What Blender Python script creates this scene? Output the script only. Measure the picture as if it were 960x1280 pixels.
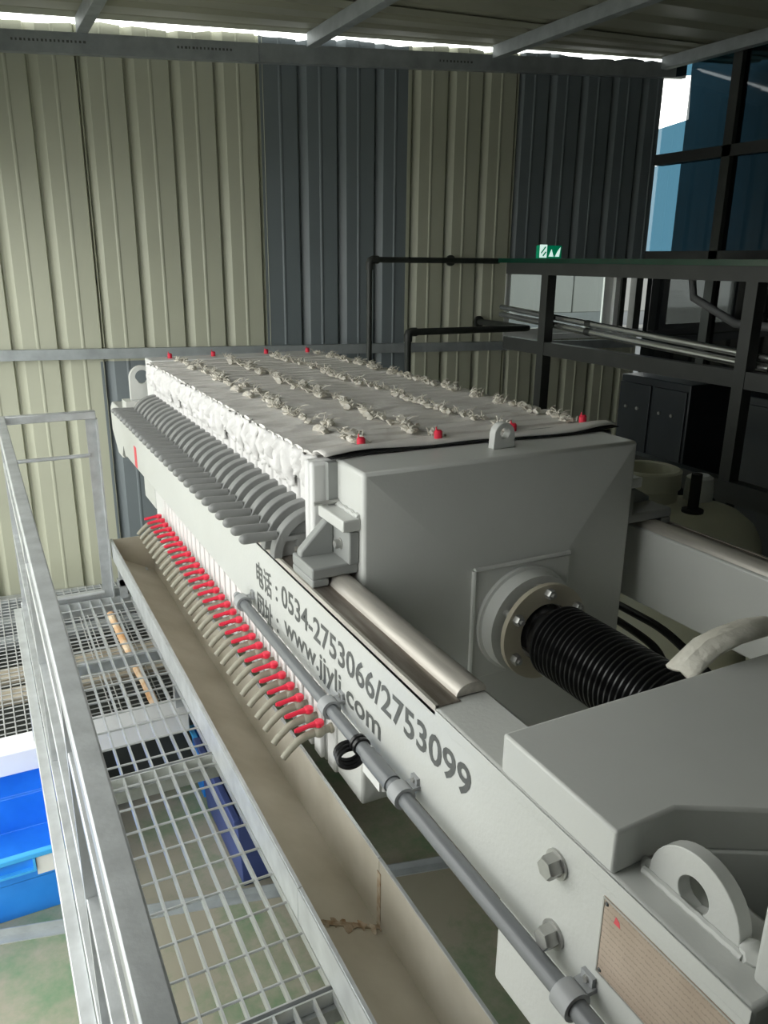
import bpy, bmesh, math, random
from mathutils import Vector, Matrix, noise

for o in list(bpy.data.objects):
    bpy.data.objects.remove(o, do_unlink=True)
S = bpy.context.scene
C = S.collection
H = 2.1                      # camera height over the ground; shapes below are given relative to eye level
random.seed(7)

# ------------------------------------------------------------------ camera, sky, exposure
cam_d = bpy.data.cameras.new('camera')
cam = bpy.data.objects.new('camera', cam_d)
C.objects.link(cam)
S.camera = cam
right = Vector((0.889991, -0.455857, 0.010476))
down = Vector((-0.12908, -0.27391, -0.953054))
fwd = Vector((0.437326, 0.846857, -0.302619))
cam.matrix_world = Matrix(((right.x, -down.x, -fwd.x, 0), (right.y, -down.y, -fwd.y, 0), (right.z, -down.z, -fwd.z, H), (0, 0, 0, 1)))
cam_d.sensor_fit = 'VERTICAL'
cam_d.sensor_height = 24.0
cam_d.lens = 24.0 * 990.89 / 1280.0
cam_d.clip_start = 0.02
cam_d.clip_end = 200

w = bpy.data.worlds.new('overcast_sky')
S.world = w
w.use_nodes = True
wn_ = w.node_tree.nodes
bgn = wn_['Background']
bgn.inputs['Color'].default_value = (0.98, 1.0, 0.96, 1)
bgn.inputs['Strength'].default_value = 3.6
S.view_settings.view_transform = 'Standard'
S.view_settings.look = 'None'
S.view_settings.gamma = 1.0
S.view_settings.use_curve_mapping = False
S.view_settings.exposure = 0.0

# ------------------------------------------------------------------ materials
MATS = {}
def mat(name, col, rough=0.5, metal=0.0, var=0.06, scale=6.0, bump=0.0, bscale=60.0, col2=None, emit=0.0, spec=0.5, detail=4.0, stretch=None, alpha=None):
    m = bpy.data.materials.new(name)
    m.use_nodes = True
    nt = m.node_tree
    b = nt.nodes['Principled BSDF']
    b.inputs['Roughness'].default_value = rough
    b.inputs['Metallic'].default_value = metal
    b.inputs['Specular IOR Level'].default_value = spec
    tc = nt.nodes.new('ShaderNodeTexCoord')
    src = tc.outputs['Object']
    if stretch:
        mp = nt.nodes.new('ShaderNodeMapping')
        mp.inputs['Scale'].default_value = stretch
        nt.links.new(src, mp.inputs['Vector'])
        src = mp.outputs['Vector']
    n = nt.nodes.new('ShaderNodeTexNoise')
    n.inputs['Scale'].default_value = scale
    n.inputs['Detail'].default_value = detail
    nt.links.new(src, n.inputs['Vector'])
    r = nt.nodes.new('ShaderNodeValToRGB')
    r.color_ramp.elements[0].position = 0.3
    r.color_ramp.elements[1].position = 0.7
    if col2 is None:
        a = tuple(max(0, c * (1 - var)) for c in col)
        z = tuple(min(1, c * (1 + var)) for c in col)
    else:
        a, z = col, col2
    r.color_ramp.elements[0].color = (*a, 1)
    r.color_ramp.elements[1].color = (*z, 1)
    nt.links.new(n.outputs['Fac'], r.inputs['Fac'])
    nt.links.new(r.outputs['Color'], b.inputs['Base Color'])
    if bump > 0:
        n2 = nt.nodes.new('ShaderNodeTexNoise')
        n2.inputs['Scale'].default_value = bscale
        n2.inputs['Detail'].default_value = 3
        nt.links.new(src, n2.inputs['Vector'])
        bp = nt.nodes.new('ShaderNodeBump')
        bp.inputs['Strength'].default_value = bump
        bp.inputs['Distance'].default_value = 0.01
        nt.links.new(n2.outputs['Fac'], bp.inputs['Height'])
        nt.links.new(bp.outputs['Normal'], b.inputs['Normal'])
    if emit > 0:
        b.inputs['Emission Color'].default_value = (*col, 1)
        b.inputs['Emission Strength'].default_value = emit
    MATS[name] = m
    return m

def glass(name, tint, gloss=0.12, rough=0.02):
    m = bpy.data.materials.new(name)
    m.use_nodes = True
    nt = m.node_tree
    nt.nodes.remove(nt.nodes['Principled BSDF'])
    out = [x for x in nt.nodes if x.type == 'OUTPUT_MATERIAL'][0]
    t = nt.nodes.new('ShaderNodeBsdfTransparent')
    t.inputs['Color'].default_value = (*tint, 1)
    g = nt.nodes.new('ShaderNodeBsdfGlossy')
    g.inputs['Roughness'].default_value = rough
    mx = nt.nodes.new('ShaderNodeMixShader')
    mx.inputs['Fac'].default_value = gloss
    nt.links.new(t.outputs[0], mx.inputs[1])
    nt.links.new(g.outputs[0], mx.inputs[2])
    nt.links.new(mx.outputs[0], out.inputs['Surface'])
    MATS[name] = m
    return m

mat('cream_sheet', (0.50, 0.51, 0.40), 0.45, var=0.05, scale=2.0)
mat('blue_grey_sheet', (0.19, 0.22, 0.235), 0.42, var=0.06, scale=2.0)
mat('galv', (0.50, 0.52, 0.53), 0.42, 0.55, var=0.14, scale=22, bump=0.05, bscale=90)
mat('galv_dull', (0.36, 0.39, 0.40), 0.55, 0.3, var=0.14, scale=12)
mat('galv_bright', (0.62, 0.64, 0.65), 0.36, 0.6, var=0.12, scale=18)
mat('paint', (0.60, 0.61, 0.585), 0.36, var=0.03, scale=5, bump=0.035, bscale=110)
mat('paint_beam', (0.60, 0.61, 0.585), 0.30, var=0.03, scale=5, bump=0.06, bscale=150)
mat('paint_grey', (0.30, 0.31, 0.30), 0.42, var=0.05, scale=9)
mat('handle_grey', (0.25, 0.255, 0.25), 0.45, var=0.08, scale=14)
mat('letter', (0.10, 0.105, 0.10), 0.5, var=0.2, scale=60)
mat('cloth', (0.70, 0.69, 0.68), 0.9, var=0.05, scale=20, bump=0.25, bscale=70, spec=0.1)
mat('cloth_hem', (0.74, 0.71, 0.67), 0.9, col2=(0.84, 0.82, 0.79), scale=9, bump=0.35, bscale=45, spec=0.1)
mat('knot', (0.60, 0.56, 0.47), 0.95, col2=(0.82, 0.79, 0.73), scale=40, spec=0.05)
mat('plate_white', (0.72, 0.72, 0.71), 0.5, var=0.04)
mat('red', (0.80, 0.03, 0.07), 0.4, var=0.06, scale=30)
mat('tap_beige', (0.30, 0.285, 0.225), 0.5, var=0.08, scale=30)
mat('stainless', (0.56, 0.53, 0.48), 0.5, 0.55, var=0.16, scale=9, stretch=(8, 0.6, 8))
mat('stainless_worn', (0.22, 0.18, 0.15), 0.36, 0.75, col2=(0.42, 0.38, 0.34), scale=14, stretch=(6, 0.5, 6))
mat('gutter_steel', (0.43, 0.395, 0.315), 0.45, 0.25, col2=(0.60, 0.565, 0.485), scale=5.0, bump=0.05, bscale=40)
mat('concrete', (0.42, 0.42, 0.40), 0.8, var=0.08, scale=1.5)
mat('rust', (0.20, 0.11, 0.04), 0.8, col2=(0.46, 0.40, 0.31), scale=40)
mat('pvc', (0.17, 0.18, 0.19), 0.28, var=0.05, scale=8)
mat('pvc_light', (0.36, 0.37, 0.38), 0.35, var=0.05, scale=8)
mat('black_rubber', (0.012, 0.012, 0.013), 0.28, var=0.2, scale=20)
mat('black_matte', (0.014, 0.015, 0.015), 0.7, var=0.2, scale=20)
mat('beige_ring', (0.50, 0.46, 0.36), 0.45, var=0.06, scale=15)
mat('steel_bolt', (0.46, 0.46, 0.44), 0.35, 0.6, var=0.1, scale=50)
mat('canvas', (0.52, 0.50, 0.43), 0.9, col2=(0.66, 0.64, 0.57), scale=18, bump=0.4, bscale=60, spec=0.1)
mat('tank', (0.76, 0.75, 0.62), 0.45, var=0.05, scale=5)
mat('dark_steel', (0.055, 0.06, 0.055), 0.5, 0.3, var=0.15, scale=10)
mat('frame_steel', (0.05, 0.053, 0.05), 0.5, 0.2, var=0.12, scale=10)
mat('chrome', (0.55, 0.56, 0.55), 0.25, 0.9, var=0.05)
mat('green_sheet', (0.006, 0.05, 0.03), 0.15, var=0.1)
mat('white_frame', (0.72, 0.73, 0.72), 0.4, var=0.03)
mat('dark_panel', (0.03, 0.036, 0.042), 0.35, var=0.2, scale=3)
mat('bin_blue', (0.015, 0.20, 0.72), 0.42, col2=(0.03, 0.28, 0.86), scale=7, bump=0.05, bscale=40)
mat('bin_rim', (0.05, 0.38, 0.80), 0.4, var=0.05)
mat('navy', (0.045, 0.07, 0.22), 0.5, var=0.12, scale=8)
mat('white_paint', (0.80, 0.81, 0.82), 0.5, var=0.03)
mat('plank', (0.38, 0.33, 0.25), 0.8, col2=(0.52, 0.47, 0.38), scale=6, stretch=(1, 8, 8))
mat('orange_stick', (0.55, 0.26, 0.08), 0.8, col2=(0.72, 0.60, 0.45), scale=14)
mat('wire', (0.55, 0.56, 0.56), 0.4, 0.5, var=0.1, scale=20)
mat('building_pale', (0.15, 0.155, 0.155), 0.6, var=0.04, scale=2)
mat('building_dark', (0.10, 0.11, 0.12), 0.6, var=0.1, scale=2)
mat('roof_sheet', (0.33, 0.33, 0.255), 0.5, var=0.08, scale=2)
mat('sign_white', (0.75, 1.0, 0.92), 0.4, emit=0.8, var=0.02)
mat('sign_green', (0.0, 0.35, 0.16), 0.4, emit=0.25, var=0.05)
mat('label_white', (0.75, 0.75, 0.73), 0.6, var=0.04)
mat('red_print', (0.75, 0.10, 0.12), 0.6, var=0.1)
glass('clear_glass', (0.86, 0.90, 0.89), 0.08)
glass('blue_glass', (0.17, 0.275, 0.33), 0.06, 0.05)
glass('dark_glass', (0.05, 0.058, 0.062), 0.06, 0.03)

# painted concrete: beige worn through green
m = mat('ground', (0.30, 0.28, 0.21), 0.55, col2=(0.36, 0.34, 0.27), scale=2.2, bump=0.03, bscale=30)
nt = m.node_tree
b = nt.nodes['Principled BSDF']
base = [l for l in nt.links if l.to_socket == b.inputs['Base Color']][0].from_socket
tc = [n for n in nt.nodes if n.type == 'TEX_COORD'][0]
n2 = nt.nodes.new('ShaderNodeTexNoise'); n2.inputs['Scale'].default_value = 3.2; n2.inputs['Detail'].default_value = 7; n2.inputs['Roughness'].default_value = 0.7
nt.links.new(tc.outputs['Object'], n2.inputs['Vector'])
rr = nt.nodes.new('ShaderNodeValToRGB'); rr.color_ramp.elements[0].position = 0.47; rr.color_ramp.elements[1].position = 0.70
nt.links.new(n2.outputs['Fac'], rr.inputs['Fac'])
mx = nt.nodes.new('ShaderNodeMix'); mx.data_type = 'RGBA'
nt.links.new(rr.outputs['Color'], mx.inputs[0])
nt.links.new(base, mx.inputs[6])
mx.inputs[7].default_value = (0.12, 0.235, 0.12, 1)
nt.links.new(mx.outputs[2], b.inputs['Base Color'])

# etched nameplate: rows of fine illegible print
m = mat('nameplate', (0.42, 0.33, 0.26), 0.4, 0.25, col2=(0.55, 0.45, 0.37), scale=12)
nt = m.node_tree
b = nt.nodes['Principled BSDF']
base = [l for l in nt.links if l.to_socket == b.inputs['Base Color']][0].from_socket
tc = [n for n in nt.nodes if n.type == 'TEX_COORD'][0]
mp = nt.nodes.new('ShaderNodeMapping'); mp.inputs['Scale'].default_value = (1, 420, 520)
nt.links.new(tc.outputs['Object'], mp.inputs['Vector'])
n2 = nt.nodes.new('ShaderNodeTexNoise'); n2.inputs['Scale'].default_value = 1.0; n2.inputs['Detail'].default_value = 1
nt.links.new(mp.outputs['Vector'], n2.inputs['Vector'])
wv = nt.nodes.new('ShaderNodeTexWave'); wv.bands_direction = 'Z'; wv.inputs['Scale'].default_value = 38
nt.links.new(tc.outputs['Object'], wv.inputs['Vector'])
ml = nt.nodes.new('ShaderNodeMath'); ml.operation = 'MULTIPLY'
nt.links.new(n2.outputs['Fac'], ml.inputs[0]); nt.links.new(wv.outputs['Fac'], ml.inputs[1])
rr = nt.nodes.new('ShaderNodeValToRGB'); rr.color_ramp.elements[0].position = 0.40; rr.color_ramp.elements[1].position = 0.52
rr.color_ramp.elements[1].color = (0.38, 0.38, 0.38, 1)
nt.links.new(ml.outputs[0], rr.inputs['Fac'])
mx = nt.nodes.new('ShaderNodeMix'); mx.data_type = 'RGBA'
nt.links.new(rr.outputs['Color'], mx.inputs[0]); nt.links.new(base, mx.inputs[6])
mx.inputs[7].default_value = (0.16, 0.13, 0.11, 1)
nt.links.new(mx.outputs[2], b.inputs['Base Color'])

# ------------------------------------------------------------------ mesh helpers
def V(*a): return Vector(a)

def box(bm, x0, x1, y0, y1, z0, z1):
    vs = [bm.verts.new((x, y, z)) for x in (x0, x1) for y in (y0, y1) for z in (z0, z1)]
    for f in ((0, 1, 3, 2), (4, 6, 7, 5), (0, 4, 5, 1), (2, 3, 7, 6), (0, 2, 6, 4), (1, 5, 7, 3)):
        bm.faces.new([vs[i] for i in f])

def prism(bm, pts, off):
    off = Vector(off)
    a = [bm.verts.new(Vector(p)) for p in pts]
    c = [bm.verts.new(Vector(p) + off) for p in pts]
    bm.faces.new(a); bm.faces.new(c[::-1])
    n = len(a)
    for i in range(n):
        bm.faces.new((a[i], c[i], c[(i + 1) % n], a[(i + 1) % n]))

def ring_frame(d):
    d = d.normalized()
    u = d.cross(Vector((0, 0, 1)))
    if u.length < 1e-3: u = d.cross(Vector((1, 0, 0)))
    u.normalize()
    return u, d.cross(u)

def tube(bm, pts, r, n=10, caps=True):
    pts = [Vector(p) for p in pts]
    rs = r if isinstance(r, (list, tuple)) else [r] * len(pts)
    rings = []
    u = v = None
    for i, p in enumerate(pts):
        d = (pts[min(i + 1, len(pts) - 1)] - pts[max(i - 1, 0)]).normalized()
        if u is None:
            u, v = ring_frame(d)
        else:
            u = (u - d * u.dot(d)).normalized(); v = d.cross(u)
        rings.append([bm.verts.new(p + (u * math.cos(2 * math.pi * k / n) + v * math.sin(2 * math.pi * k / n)) * rs[i]) for k in range(n)])
    for a, b2 in zip(rings, rings[1:]):
        for k in range(n):
            bm.faces.new((a[k], a[(k + 1) % n], b2[(k + 1) % n], b2[k]))
    if caps:
        bm.faces.new(rings[0][::-1]); bm.faces.new(rings[-1])

def lathe(bm, origin, axis, prof, n=32, caps=True):
    """prof: list of (distance along axis, radius)"""
    o = Vector(origin); ax = Vector(axis).normalized(); u, v = ring_frame(ax)
    rings = [[bm.verts.new(o + ax * d + (u * math.cos(2 * math.pi * k / n) + v * math.sin(2 * math.pi * k / n)) * r) for k in range(n)] for d, r in prof]
    for a, b2 in zip(rings, rings[1:]):
        for k in range(n):
            bm.faces.new((a[k], a[(k + 1) % n], b2[(k + 1) % n], b2[k]))
    if caps:
        bm.faces.new(rings[0][::-1]); bm.faces.new(rings[-1])

def blob(bm, c, r, sq=(1, 1, 1), amp=0.5, seed=0, sub=2):
    g = bmesh.ops.create_icosphere(bm, subdivisions=sub, radius=1.0)
    for v in g['verts']:
        d = v.co.normalized()
        k = 1 + amp * noise.noise(d * 1.9 + Vector((seed * 3.1, seed, 0)))
        v.co = Vector(c) + Vector((d.x * sq[0], d.y * sq[1], d.z * sq[2])) * (r * k)

BASE = {}
def link(o, parent, base):
    C.objects.link(o)
    BASE[o.name] = Vector(base)
    if parent is not None:
        o.parent = parent
        o.location = Vector(base) - BASE[parent.name]
    else:
        o.location = Vector(base) + Vector((0, 0, H))

def obj(name, bm, material, parent=None, bevel=0.0, sharp=32, solid=0.0, base=None):
    bmesh.ops.recalc_face_normals(bm, faces=bm.faces[:])
    if base is None:
        lo = [min(v.co[i] for v in bm.verts) for i in range(3)]
        hi = [max(v.co[i] for v in bm.verts) for i in range(3)]
        base = Vector(((lo[0] + hi[0]) / 2, (lo[1] + hi[1]) / 2, lo[2]))
    base = Vector(base)
    for v in bm.verts: v.co -= base
    me = bpy.data.meshes.new(name)
    bm.to_mesh(me); bm.free()
    me.materials.append(MATS[material])
    for p in me.polygons: p.use_smooth = sharp > 5
    if sharp > 5: me.set_sharp_from_angle(angle=math.radians(sharp))
    o = bpy.data.objects.new(name, me)
    link(o, parent, base)
    if bevel > 0:
        md = o.modifiers.new('bevel', 'BEVEL'); md.width = bevel; md.segments = 2; md.limit_method = 'ANGLE'; md.angle_limit = math.radians(40)
        md.harden_normals = False
    if solid > 0:
        md = o.modifiers.new('thickness', 'SOLIDIFY'); md.thickness = solid; md.offset = 0
    return o

def tag(o, label=None, cat=None, group=None, kind=None):
    if label: o['label'] = label
    if cat: o['category'] = cat
    if group: o['group'] = group
    if kind: o['kind'] = kind
    return o

def thing(name, label, cat, base, group=None, kind=None):
    o = bpy.data.objects.new(name, None)
    o.empty_display_size = 0.05
    link(o, None, base)
    return tag(o, label, cat, group, kind)

def B(*boxes):
    bm = bmesh.new()
    for a in boxes: box(bm, *a)
    return bm

def T(pts, r, n=10):
    bm = bmesh.new(); tube(bm, pts, r, n); return bm

def dup(o, parent, delta=None, name=None):
    c = o.copy()
    C.objects.link(c)
    c.parent = parent
    if delta is not None: c.location = o.location + Vector(delta)
    BASE[c.name] = BASE[o.name] + (Vector(delta) if delta is not None else Vector())
    return c

def hexbolt(bm, c, axis, r, h, washer=True):
    if washer: lathe(bm, c, axis, [(0, r * 1.25), (h * 0.18, r * 1.25)], 20)
    lathe(bm, Vector(c) + Vector(axis).normalized() * (h * 0.18 if washer else 0), axis, [(0, r), (h * 0.8, r), (h, r * 0.85)], 6)

# ------------------------------------------------------------------ setting
fl = obj('floor', B((-1.2, 9, -6, 9, -2.25, -2.1)), 'ground'); tag(fl, kind='structure')
pv_ = obj('pavement', B((-40, -1.2, -30, 30, -2.25, -2.102), (-1.2, 40, 9, 30, -2.25, -2.102), (-1.2, 40, -30, -6, -2.25, -2.102), (9, 40, -6, 9, -2.25, -2.102)), 'concrete'); tag(pv_, kind='structure')

P0 = V(0.0, 5.152, 0); WD = V(0.9941, -0.1082, 0); NC = V(-0.1082, -0.9941, 0)   # back wall: origin, direction, side facing the press
def wp(s, z, d=0.0):
    p = P0 + WD * s + NC * d
    return Vector((p.x, p.y, z))
def top_z(s): return 1.168 + 0.037 * s            # wall head rises with the roof
PER = 0.2478; PH = 0.457
def sheet_profile(s0, s1):
    offs = [(0.0, 0.0), (0.006, -0.030), (0.018, -0.030), (0.064, 0.0), (0.135, 0.0), (0.142, 0.004), (0.150, 0.004), (0.157, 0.0)]
    out = []
    k = math.floor((s0 - PH) / PER) - 1
    while PH + k * PER < s1 + PER:
        for a, d in offs:
            s = PH + k * PER + a
            if s0 - 1e-6 <= s <= s1 + 1e-6: out.append((s, d))
        k += 1
    if out[0][0] > s0 + 1e-4: out.insert(0, (s0, 0.0))
    if out[-1][0] < s1 - 1e-4: out.append((s1, 0.0))
    return out

wall = thing('wall_back', None, None, wp(1.5, -2.1), kind='structure')
def sheet(s0, s1, z0, z1, material, d0=0.0):
    bm = bmesh.new()
    prev = None
    for s, d in sheet_profile(s0, s1):
        zt = z1 if z1 is not None else top_z(s) + 0.008 * math.sin(9 * s) + 0.004 * math.sin(31 * s)
        a = bm.verts.new(wp(s, z0, d + d0)); c = bm.verts.new(wp(s, zt, d + d0))
        if prev: bm.faces.new((prev[0], a, c, prev[1]))
        prev = (a, c)
    return obj('wall_panel', bm, material, wall, solid=0.002, sharp=4)
up = [(-2.272, -1.281, 'cream_sheet'), (-1.281, -0.29, 'cream_sheet'), (-0.29, 0.702, 'cream_sheet'), (0.702, 1.72, 'cream_sheet'), (1.72, 2.665, 'blue_grey_sheet'), (2.665, 3.43, 'cream_sheet')]
for k, (a, b_, mm) in enumerate(up): sheet(a, b_ + 0.02, -0.60, None, mm, 0.003 * (k % 2))
sheet(3.43, 4.605, 0.0, None, 'blue_grey_sheet', 0.002)
low = [(-2.272, -1.281, 'cream_sheet'), (-1.281, -0.29, 'cream_sheet'), (-0.29, 0.69, 'cream_sheet'), (0.69, 1.72, 'blue_grey_sheet'), (1.72, 2.69, 'blue_grey_sheet'), (2.69, 3.43, 'cream_sheet')]
for k, (a, b_, mm) in enumerate(low): sheet(a, b_ + 0.02, -2.1, -0.52, mm, -0.004 + 0.002 * (k % 2))
sheet(3.43, 4.605, -2.1, -0.535, 'cream_sheet', -0.002)

def wbar(bm, s0, s1, z0, z1, z0b, z1b, d0, d1):
    """bar on the wall from s0 (heights z0..z1) to s1 (z0b..z1b)"""
    q = [wp(s0, z0, d0), wp(s0, z1, d0), wp(s0, z1, d1), wp(s0, z0, d1)]
    r_ = [wp(s1, z0b, d0), wp(s1, z1b, d0), wp(s1, z1b, d1), wp(s1, z0b, d1)]
    a = [bm.verts.new(p) for p in q]; c = [bm.verts.new(p) for p in r_]
    bm.faces.new(a); bm.faces.new(c[::-1])
    for i in range(4): bm.faces.new((a[i], c[i], c[(i + 1) % 4], a[(i + 1) % 4]))
def channel(name, s0, s1, z0, z1, z0b, z1b, parent, material, d=0.006, dep=0.05):
    bm = bmesh.new(); t = 0.004
    wbar(bm, s0, s1, z0, z1, z0b, z1b, d + dep - t, d + dep)                      # web facing the room
    wbar(bm, s0, s1, z0, z0 + t, z0b, z0b + t, d, d + dep - t)
    wbar(bm, s0, s1, z1 - t, z1, z1b - t, z1b, d, d + dep - t)
    return obj(name, bm, material, parent)
channel('head_purlin', -2.2, 1.71, 0.905, 1.015, 1.082, 1.180, wall, 'galv_dull')
channel('head_purlin', 1.713, 4.75, 1.082, 1.180, 1.242, 1.330, wall, 'galv_dull')
channel('girt', -2.2, 4.55, -0.555, -0.495, -0.615, -0.555, wall, 'galv_dull', dep=0.04)
channel('base_channel', -2.2, 4.55, -2.1, -2.03, -2.1, -2.03, wall, 'galv')
# stencilled maker's line on the purlin: short dashes of unreadable print
bm = bmesh.new()
for s_ in [0.40 + 0.021 * i for i in range(18)] + [1.25 + 0.021 * i for i in range(15)] + [2.85 + 0.024 * i for i in range(10)]:
    zc = 1.015 + 0.045 * (s_ + 0.2) - 0.005
    zc = 0.96 + (s_ + 2.2) * 0.0439
    wbar(bm, s_, s_ + random.uniform(0.008, 0.014), zc, zc + 0.012, zc, zc + 0.012, 0.056, 0.0568)
obj('stencil_print', bm, 'letter', wall)

# roof: sheets with ribs along the slope, carried by rafters running towards the viewer
ceil = thing('ceiling', None, None, V(1.5, 1.5, 1.2), kind='structure')
def roof_z(x): return 1.188 + 0.037 * x
XL = -0.28  # unseen open roof edge, set close in to steepen the daylight falloff
for k in range(8):
    y0 = 5.13 - 0.9 * (k + 1); y1 = 5.13 - 0.9 * k + (0.03 if k else 0)
    bm = bmesh.new()
    prev = None
    n = 3
    for j in range(n * 6 + 1):
        y = y0 + (y1 - y0) * j / (n * 6)
        dz = (0, 0, 0, 0, 0.022, 0.022)[j % 6]
        ye = -0.55 if k == 0 and j == n * 6 else (-0.55 * j / (n * 6) if k == 0 else 0.0)
        wob = 0.006 * noise.noise(Vector((y * 3, 1, 0)))
        a = bm.verts.new((XL, y, roof_z(XL) + dz + wob)); c = bm.verts.new((5.3, y + ye, roof_z(5.3) + dz + wob))
        if prev: bm.faces.new((prev[0], a, c, prev[1]))
        prev = (a, c)
    obj('roof_panel', bm, 'roof_sheet', ceil, solid=0.002, sharp=4)
for s_ in (-0.52, 0.75, 2.02, 3.24, 4.55):
    p = wp(s_, 0)
    zt = roof_z(p.x) - 0.002
    obj('rafter', B((p.x - 0.03, p.x + 0.03, -1.6, p.y - 0.053, zt - 0.075, zt)), 'galv_dull', ceil, bevel=0.003)
for x_ in (XL + 0.03,):
    obj('eave_beam', B((x_ - 0.03, x_ + 0.03, -1.6, 5.1, roof_z(x_) - 0.10, roof_z(x_) - 0.002)), 'galv_dull', ceil)

# posts that carry the eave
for y_ in (4.9, -1.5):
    t = thing('eave_post', 'galvanised square post carrying the open eave %s' % ('near the corrugated wall' if y_ > 0 else 'away from the corrugated wall'), 'post', V(XL + 0.03, y_, -2.1))
    obj('shaft', B((XL - 0.01, XL + 0.07, y_ - 0.04, y_ + 0.04, -2.09, roof_z(XL) - 0.11)), 'galv_dull', t)
    obj('foot_plate', B((XL - 0.05, XL + 0.11, y_ - 0.08, y_ + 0.08, -2.1, -2.09)), 'galv', t)

# right-hand side: glazed wall
wr = thing('wall_right', None, None, V(4.62, 1.0, -2.1), kind='structure')
obj('lower_panel', B((4.60, 4.66, -1.68, 4.62, -2.1, -1.3)), 'dark_panel', wr)
for (y0, y1) in ((3.98, 4.05), (2.72, 2.80), (1.45, 1.53), (0.2, 0.28), (-1.0, -0.92), (-1.68, -1.62)):
    obj('mullion', B((4.56, 4.64, y0, y1, -1.3, 1.354)), 'dark_steel', wr)
obj('transom', B((4.56, 4.64, -1.68, 4.645, 0.672, 0.742)), 'frame_steel', wr)
obj('transom', B((4.56, 4.64, -1.68, 4.645, 0.02, 0.085)), 'frame_steel', wr)
obj('transom', B((4.56, 4.64, -1.68, 4.62, -1.35, -1.29)), 'dark_steel', wr)
# blue panes; the upper corner pane has a clear opening beside the back wall
pa = bmesh.new()
prism(pa, [(4.595, 4.05, 0.742), (4.595, 4.70, 0.742), (4.595, 4.70, 0.915), (4.595, 4.60, 0.925), (4.595, 4.40, 0.945), (4.595, 4.42, 1.22), (4.595, 4.56, 1.235), (4.595, 4.56, 1.354), (4.595, 4.05, 1.354)], (0.006, 0, 0))
obj('pane', pa, 'blue_glass', wr)
obj('pane', B((4.595, 4.601, 4.05, 4.70, 0.085, 0.672)), 'blue_glass', wr)
ys = [3.98, 2.80, 2.72, 1.53, 1.45, 0.28, 0.2, -0.92, -1.0, -1.62]
for a, b_ in zip(ys[0::2], ys[1::2]):
    obj('pane', B((4.595, 4.601, b_, a, 0.742, 1.354)), 'blue_glass', wr)
    obj('pane', B((4.595, 4.601, b_, a, 0.085, 0.672)), 'blue_glass', wr)
    obj('pane', B((4.595, 4.601, b_, a, -1.29, 0.02)), 'dark_glass', wr)
obj('pane', B((4.595, 4.601, 4.05, 4.62, -1.29, 0.02)), 'dark_glass', wr)
# added wall blocking the sky so most of that glazing looks dark
nb = thing('sky_screen', 'added dark screen wall hiding the sky beyond the blue glazing', 'building', V(6.5, 0, -2.1))
obj('side_wall', B((5.35, 5.5, -3.5, 5.15, -2.1, 2.6)), 'building_dark', nb)
obj('screen_top', B((5.2, 5.55, -3.5, 5.20, 2.6, 2.75)), 'building_dark', nb)

# unseen wall behind the viewer, run full width to cut stray daylight
bm = bmesh.new()
prism(bm, [(XL - 0.12, -1.75, -2.1), (5.28, -1.75, -2.1), (5.28, -1.75, roof_z(5.28) - 0.012), (XL - 0.12, -1.75, roof_z(XL - 0.12) - 0.012)], (0, 0.07, 0))
wf = obj('blocking_wall_front', bm, 'blue_grey_sheet'); tag(wf, kind='structure')

wl_ = thing('blocking_wall_left', None, None, V(XL - 0.08, 1.8, -2.1), kind='structure')  # unseen wall added to block daylight, its opening shaped for the falloff
LZ = 0.42                                              # underside of unseen panels added to hold back high daylight
YO = 0.62                                              # daylight is blocked up to here, open beyond
for (y0, y1, zb) in [(-1.68, -0.86, -2.1), (-0.855, -0.035, -2.1), (-0.03, YO, -2.1)] + [(YO + 0.005 + 0.895 * k, YO + 0.895 * (k + 1), LZ) for k in range(5)]:
    obj('blocking_panel', B((XL - 0.12, XL - 0.10, y0, y1, zb, roof_z(XL) - 0.01)), 'blue_grey_sheet', wl_)
obj('added_lintel', B((XL - 0.10, XL - 0.02, -1.68, 5.1, LZ, LZ + 0.10)), 'galv_dull', wl_)

# window in the back wall
wi = thing('window_1', None, None, wp(3.95, -0.55), kind='structure')
def wbox(name, s0, s1, z0, z1, d0, d1, material, parent):
    bm = bmesh.new(); wbar(bm, s0, s1, z0, z1, z0, z1, d0, d1)
    return obj(name, bm, material, parent)
wbox('frame_top', 3.43, 4.60, -0.035, 0.0, -0.06, 0.01, 'white_frame', wi)
wbox('frame_bottom', 3.43, 4.60, -0.54, -0.50, -0.06, 0.004, 'white_frame', wi)
wbox('frame_side', 3.43, 3.445, -0.50, -0.035, -0.06, 0.01, 'white_frame', wi)
for (a, b_, da) in ((3.445, 3.79, -0.02), (3.77, 4.36, -0.045)):
    sh = wbox('sash', a, a + 0.03, -0.50, -0.035, da, da + 0.02, 'white_frame', wi)
    wbox('stile', b_ - 0.075 if b_ > 4 else b_ - 0.03, b_, -0.50, -0.035, da, da + 0.02, 'white_frame', sh)
    wbox('rail', a + 0.03, b_ - 0.03, -0.085, -0.035, da, da + 0.02, 'white_frame', sh)
    wbox('rail', a + 0.03, b_ - 0.03, -0.50, -0.46, da, da + 0.02, 'white_frame', sh)
    wbox('pane', a + 0.03, b_ - 0.03, -0.46, -0.085, da + 0.008, da + 0.012, 'clear_glass', sh)
wbox('mullion', 4.36, 4.40, -0.50, -0.035, -0.06, 0.01, 'white_frame', wi)
wbox('mullion', 4.415, 4.455, -0.50, -0.035, -0.06, 0.01, 'dark_steel', wi)
wbox('mullion', 4.545, 4.605, -0.50, -0.035, -0.06, 0.01, 'dark_steel', wi)

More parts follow.
